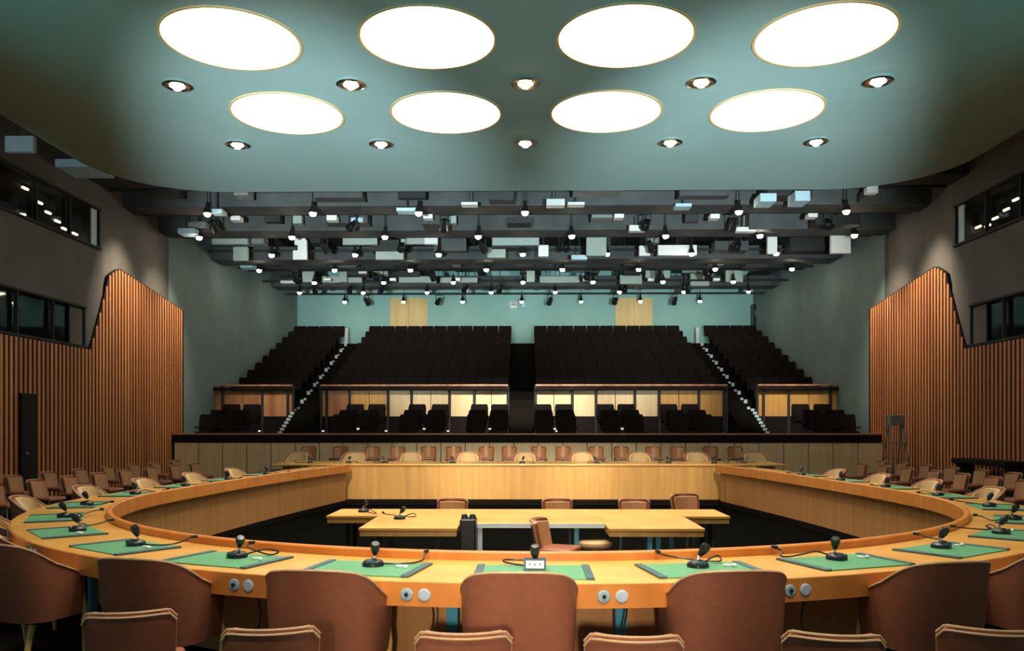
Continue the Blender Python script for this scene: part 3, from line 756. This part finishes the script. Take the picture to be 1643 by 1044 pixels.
for i, (px, py, d) in enumerate(((417, 671, 28.0), (519, 671, 28.0), (620, 671, 28.0), (719, 671, 28.0), (786, 676, 28.0), (893, 676, 28.0), (575, 688, 25.4), (681, 688, 25.4), (786, 688, 25.4), (890, 688, 25.4), (998, 688, 25.4))):
    p = at(px, py, d); z = 1.36 if d > 26 else 1.44
    o = RL.put((p.x, d, z), 0, 'tiny glowing dot among the press seats, %s from left %s' % (ORD[i + 1 if i < 6 else i - 5], 'at the back' if i < 6 else 'on the front desk'), 'glowing dots of the press gallery')
    if d > 26:
        pass

# ------------------------------------------------------------------ upper gallery
GY = 29.95
def parapet(label, x0, x1, posts, mats):
    t = thing('gallery_parapet', label, 'parapet')
    xs = [x0] + list(posts) + [x1]
    MB().span((x0, GY + .05, 1.36), (x1, GY + .2, 2.02)).build('lower_wall', 'black_fabric', t)
    for i, (a, b) in enumerate(zip(xs, xs[1:])):
        nseg = max(1, round((b - a) / .75)); w = (b - a) / nseg; pmb = MB()
        for j in range(nseg): pmb.span((a + j * w + .012, GY + .04, 2.02), (a + (j + 1) * w - .012, GY + .10, 2.95))
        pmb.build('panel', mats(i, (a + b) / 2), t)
    MB().span((x0, GY + .1, 2.02), (x1, GY + .18, 2.95)).build('backing', 'dark_gap', t)
    for a in xs: MB().tube([(a, GY - .02, 1.36), (a, GY - .02, 2.86), (a, GY - .12, 3.08)], .05, 8).build('post', 'black_paint', t)
    MB().span((x0, GY - .16, 2.97), (x1, GY + .2, 3.06)).build('ledge', 'black_fabric', t)
    MB().tube([(x0, GY - .1, 3.13), (x1, GY - .1, 3.13)], .035, 8).build('handrail', 'red_wood', t)
    return t
X30 = lambda px: (px - 842) / FPX * GY
mw = lambda i, x: 'pale_wood' if abs(x) < 4.6 else 'panel_wood' if abs(x) < 6.3 or x > 0 else 'red_wood'  # brighter light at the centre is put into paler panel colours
parapet('gallery parapet with red brown panels at the far left', X30(299), X30(470), [X30(p) for p in (318, 356, 420, 461)], mw)
parapet('gallery parapet with lit pale panels left of centre aisle', X30(515), X30(816), [X30(p) for p in (524, 561, 623, 661, 722, 762)], mw)
parapet('gallery parapet with lit pale panels right of centre aisle', X30(860), X30(1165), [X30(p) for p in (919, 957, 1019, 1058, 1121, 1161)], mw)
parapet('gallery parapet with orange panels at the far right', X30(1214), X30(1388), [X30(p) for p in (1224, 1264, 1330, 1370)], mw)
NR, RP, RR = 10, .95, .362
Y0, Z0 = 30.5, 2.28
tier = MB()
tier.prism_x([(30.2, 0), (30.2, Z0)] + [q for i in range(NR) for q in ((Y0 + i * RP - .25, Z0 + i * RR - (0 if i else 0)), (Y0 + (i + 1) * RP - .25, Z0 + i * RR))] + [(40.9, Z0 + (NR - 1) * RR), (40.9, 0)], -11.2, 11.2)
struct(tier.build('floor', 'carpet'))
stp = MB()
for (xa, xb) in ((-8.5, -7.5), (-.56, .36), (7.45, 8.4)):
    for j in range(8):
        stp.span((xa, 28.4 + j * .25, 1.36), (xb, 28.4 + (j + 1) * .25 if j < 7 else 30.25, 1.36 + (j + 1) * .115))
struct(stp.build('trim_5', 'carpet'))
edges = MB()
for (xa, sgn) in ((-8.40, 1), (8.28, -1)):
    for j in range(8): edges.span((xa - .07, 28.37 + j * .25, 1.40 + j * .115), (xa + .07, 28.42 + j * .25, 1.36 + (j + 1) * .115 + .01))
    for i in range(NR):
        y = Y0 + i * RP - .26; z = Z0 + i * RR
        edges.span((xa - .05, y - .03, z - .12), (xa + .07, y + .04, z + .02))
        edges.span((xa - .05, y - .02 + RP / 2, z - .02), (xa + .04, y + .03 + RP / 2, z + .10))
struct(edges.build('trim_6', 'step_edge'))
for s, nm in ((-1, 'left'), (1, 'right')):
    p = at(556 if s < 0 else 1119, 542, 39.6)
    tag(MB().span((p.x - .07, 39.55, 5.29), (p.x + .07, 39.7, 6.35), bevel=.02).build('aisle_post', 'white_metal'), 'pale upright post at the top of the %s gallery aisle' % nm, 'post')
    q = at(466 if s < 0 else 1211, 500, 40.5)
    t = thing('column_speaker', 'dark column loudspeaker in the %s corner of the teal wall' % nm, 'loudspeaker', (q.x, 40.55, 6.3))
    MB().span((-.12, -.2, 0), (.12, .3, 1.3), bevel=.02).build('speaker_box', 'black_plastic', t); MB().box((0, -.21, .85), (.1, .02, .25)).build('grille', 'grey_metal', t)
def gallery_seat():
    b = MB()
    def surf(dy):
        def f(u, v):
            a = u * 2 - 1; z = .38 + .52 * v; return Vector((a * (.275 - .03 * max(0, (v - .8) / .2) ** 2), .16 + .12 * v - .05 * a * a + dy, z))
        return f
    b.grid2(surf(-.035), surf(.035), 8, 6); b.box((0, -.02, .42), (.5, .44, .1), bevel=.03); b.box((0, .02, .18), (.08, .2, .36))
    o = b.build('theatre_chair', 'black_fabric', None, True); o['category'] = 'chair'; return o
gs = gallery_seat(); first = True
blocks = [('far left block', -11.0, -8.55, 4), ('left centre block', -7.4, -.6, 11), ('right centre block', .45, 7.35, 11), ('far right block', 8.5, 11.0, 4)]
for i in range(NR):
    for nm, x0, x1, n in blocks:
        pitch = (x1 - x0) / n
        for j in range(n):
            o = gs if first else gs.copy()
            if not first: COL.objects.link(o)
            first = False
            o.location = (x0 + pitch * (j + .5), Y0 + i * RP + .15, Z0 + i * RR)
            o.scale = (pitch / .57, 1, 1)
            o['label'] = 'black gallery seat, %s row from front, %s from left in the %s' % (ORD[i + 1], ORD[j + 1], nm)
            o['group'] = 'black seats of the raked gallery'
# wall fixtures on the back wall
for k, (px, m) in enumerate(((824, 'white'), (840, 'blue_panel'))):
    p = at(px, 489, 40.8)
    t = thing('wall_box', ('small white box with dark slots', 'small pale blue box')[k] + ' on the teal wall above the centre aisle', 'wall box', (p.x, 40.8, p.z))
    MB().box((0, 0, 0), (.36 if k == 0 else .2, .16, .34), bevel=.02).build('housing', m, t)
    if k == 0:
        for dz in (-.0, .09): MB().box((0, -.085, dz), (.26, .02, .035)).build('slot', 'black_plastic', t)
# booth lamps behind the upper booth windows
for sd, lst, nm in ((-1, ((40, 302), (63, 325), (77, 341), (92, 355), (103, 367), (120, 375)), 'left'), (1, ((1570, 364), (1585, 362), (1597, 350), (1615, 336), (1630, 320)), 'right')):
    for i, (px, py) in enumerate(lst):
        a = at(px, py, 20.0); X = 11.25; d = 20.0 * X / abs(a.x); p = at(px, py, d)
        t = thing('booth_lamp', 'tiny lit lamp behind the upper %s booth glass, %s from left' % (nm, ORD[i + 1]), 'lamp', (p.x, p.y, p.z), group='lamps in the upper booths')
        MB().box((0, 0, 0), (.05, .22, .05), bevel=.01).build('tube', 'tiny_glow', t)
        MB().span((-.03, -.12, .026), (.03, .12, .05)).span((-.01, -.01, .05), (.01, .01, max(.1, 6.95 - p.z))).build('fitting', 'black_paint', t)

# folding stepladder by the right wall
t = thing('stepladder', 'grey metal folding stepladder leaning near the right slatted wall', 'ladder', (9.95, 22.3, 0), .15)
for s in (-1, 1):
    MB().tube([(s * .27, -.25, 0), (s * .17, .02, 1.88)], .028, 8).build('rail', 'grey_metal', t)
    MB().tube([(s * .27, .45, 0), (s * .17, .06, 1.8)], .022, 8).build('rear_leg', 'grey_metal', t)
for z in (.4, .8, 1.2):
    f = z / 1.88; w = .27 - .1 * f; MB().box((0, -.25 + .27 * f, z), (2 * w, .1, .03)).build('step', 'grey_metal', t)
MB().box((0, .03, 1.82), (.42, .2, .28), bevel=.02).build('top_box', 'grey_metal', t)
# low dark bench by the right wall
t = thing('bench', 'low dark bench against the right slatted wall', 'bench', (10.2, 18.4, 0))
MB().box((0, 0, .86), (.5, 2.2, .12), bevel=.03).build('bench_seat', 'black_fabric', t)
for y in (-.95, .95): MB().box((0, y, .4), (.4, .08, .8)).build('leg', 'black_paint', t)

# ------------------------------------------------------------------ world and camera
wd = bpy.data.worlds.new('World'); scene.world = wd; wd.use_nodes = True
bg = wd.node_tree.nodes['Background']; bg.inputs['Color'].default_value = (.55, .85, .85, 1); bg.inputs['Strength'].default_value = .25
cam = bpy.data.cameras.new('Camera'); co = bpy.data.objects.new('Camera', cam); COL.objects.link(co)
co.location = (0, 0, CAMZ); co.rotation_euler = (PI / 2, 0, YAW)
cam.sensor_width = 36; cam.lens = 36 * FPX / W; cam.shift_y = (CY - H / 2) / W; cam.clip_start = .05
scene.camera = co
scene.view_settings.view_transform = 'Standard'; scene.view_settings.look = 'None'
scene.view_settings.exposure = 0.0; scene.view_settings.gamma = 1.0; scene.view_settings.use_curve_mapping = False
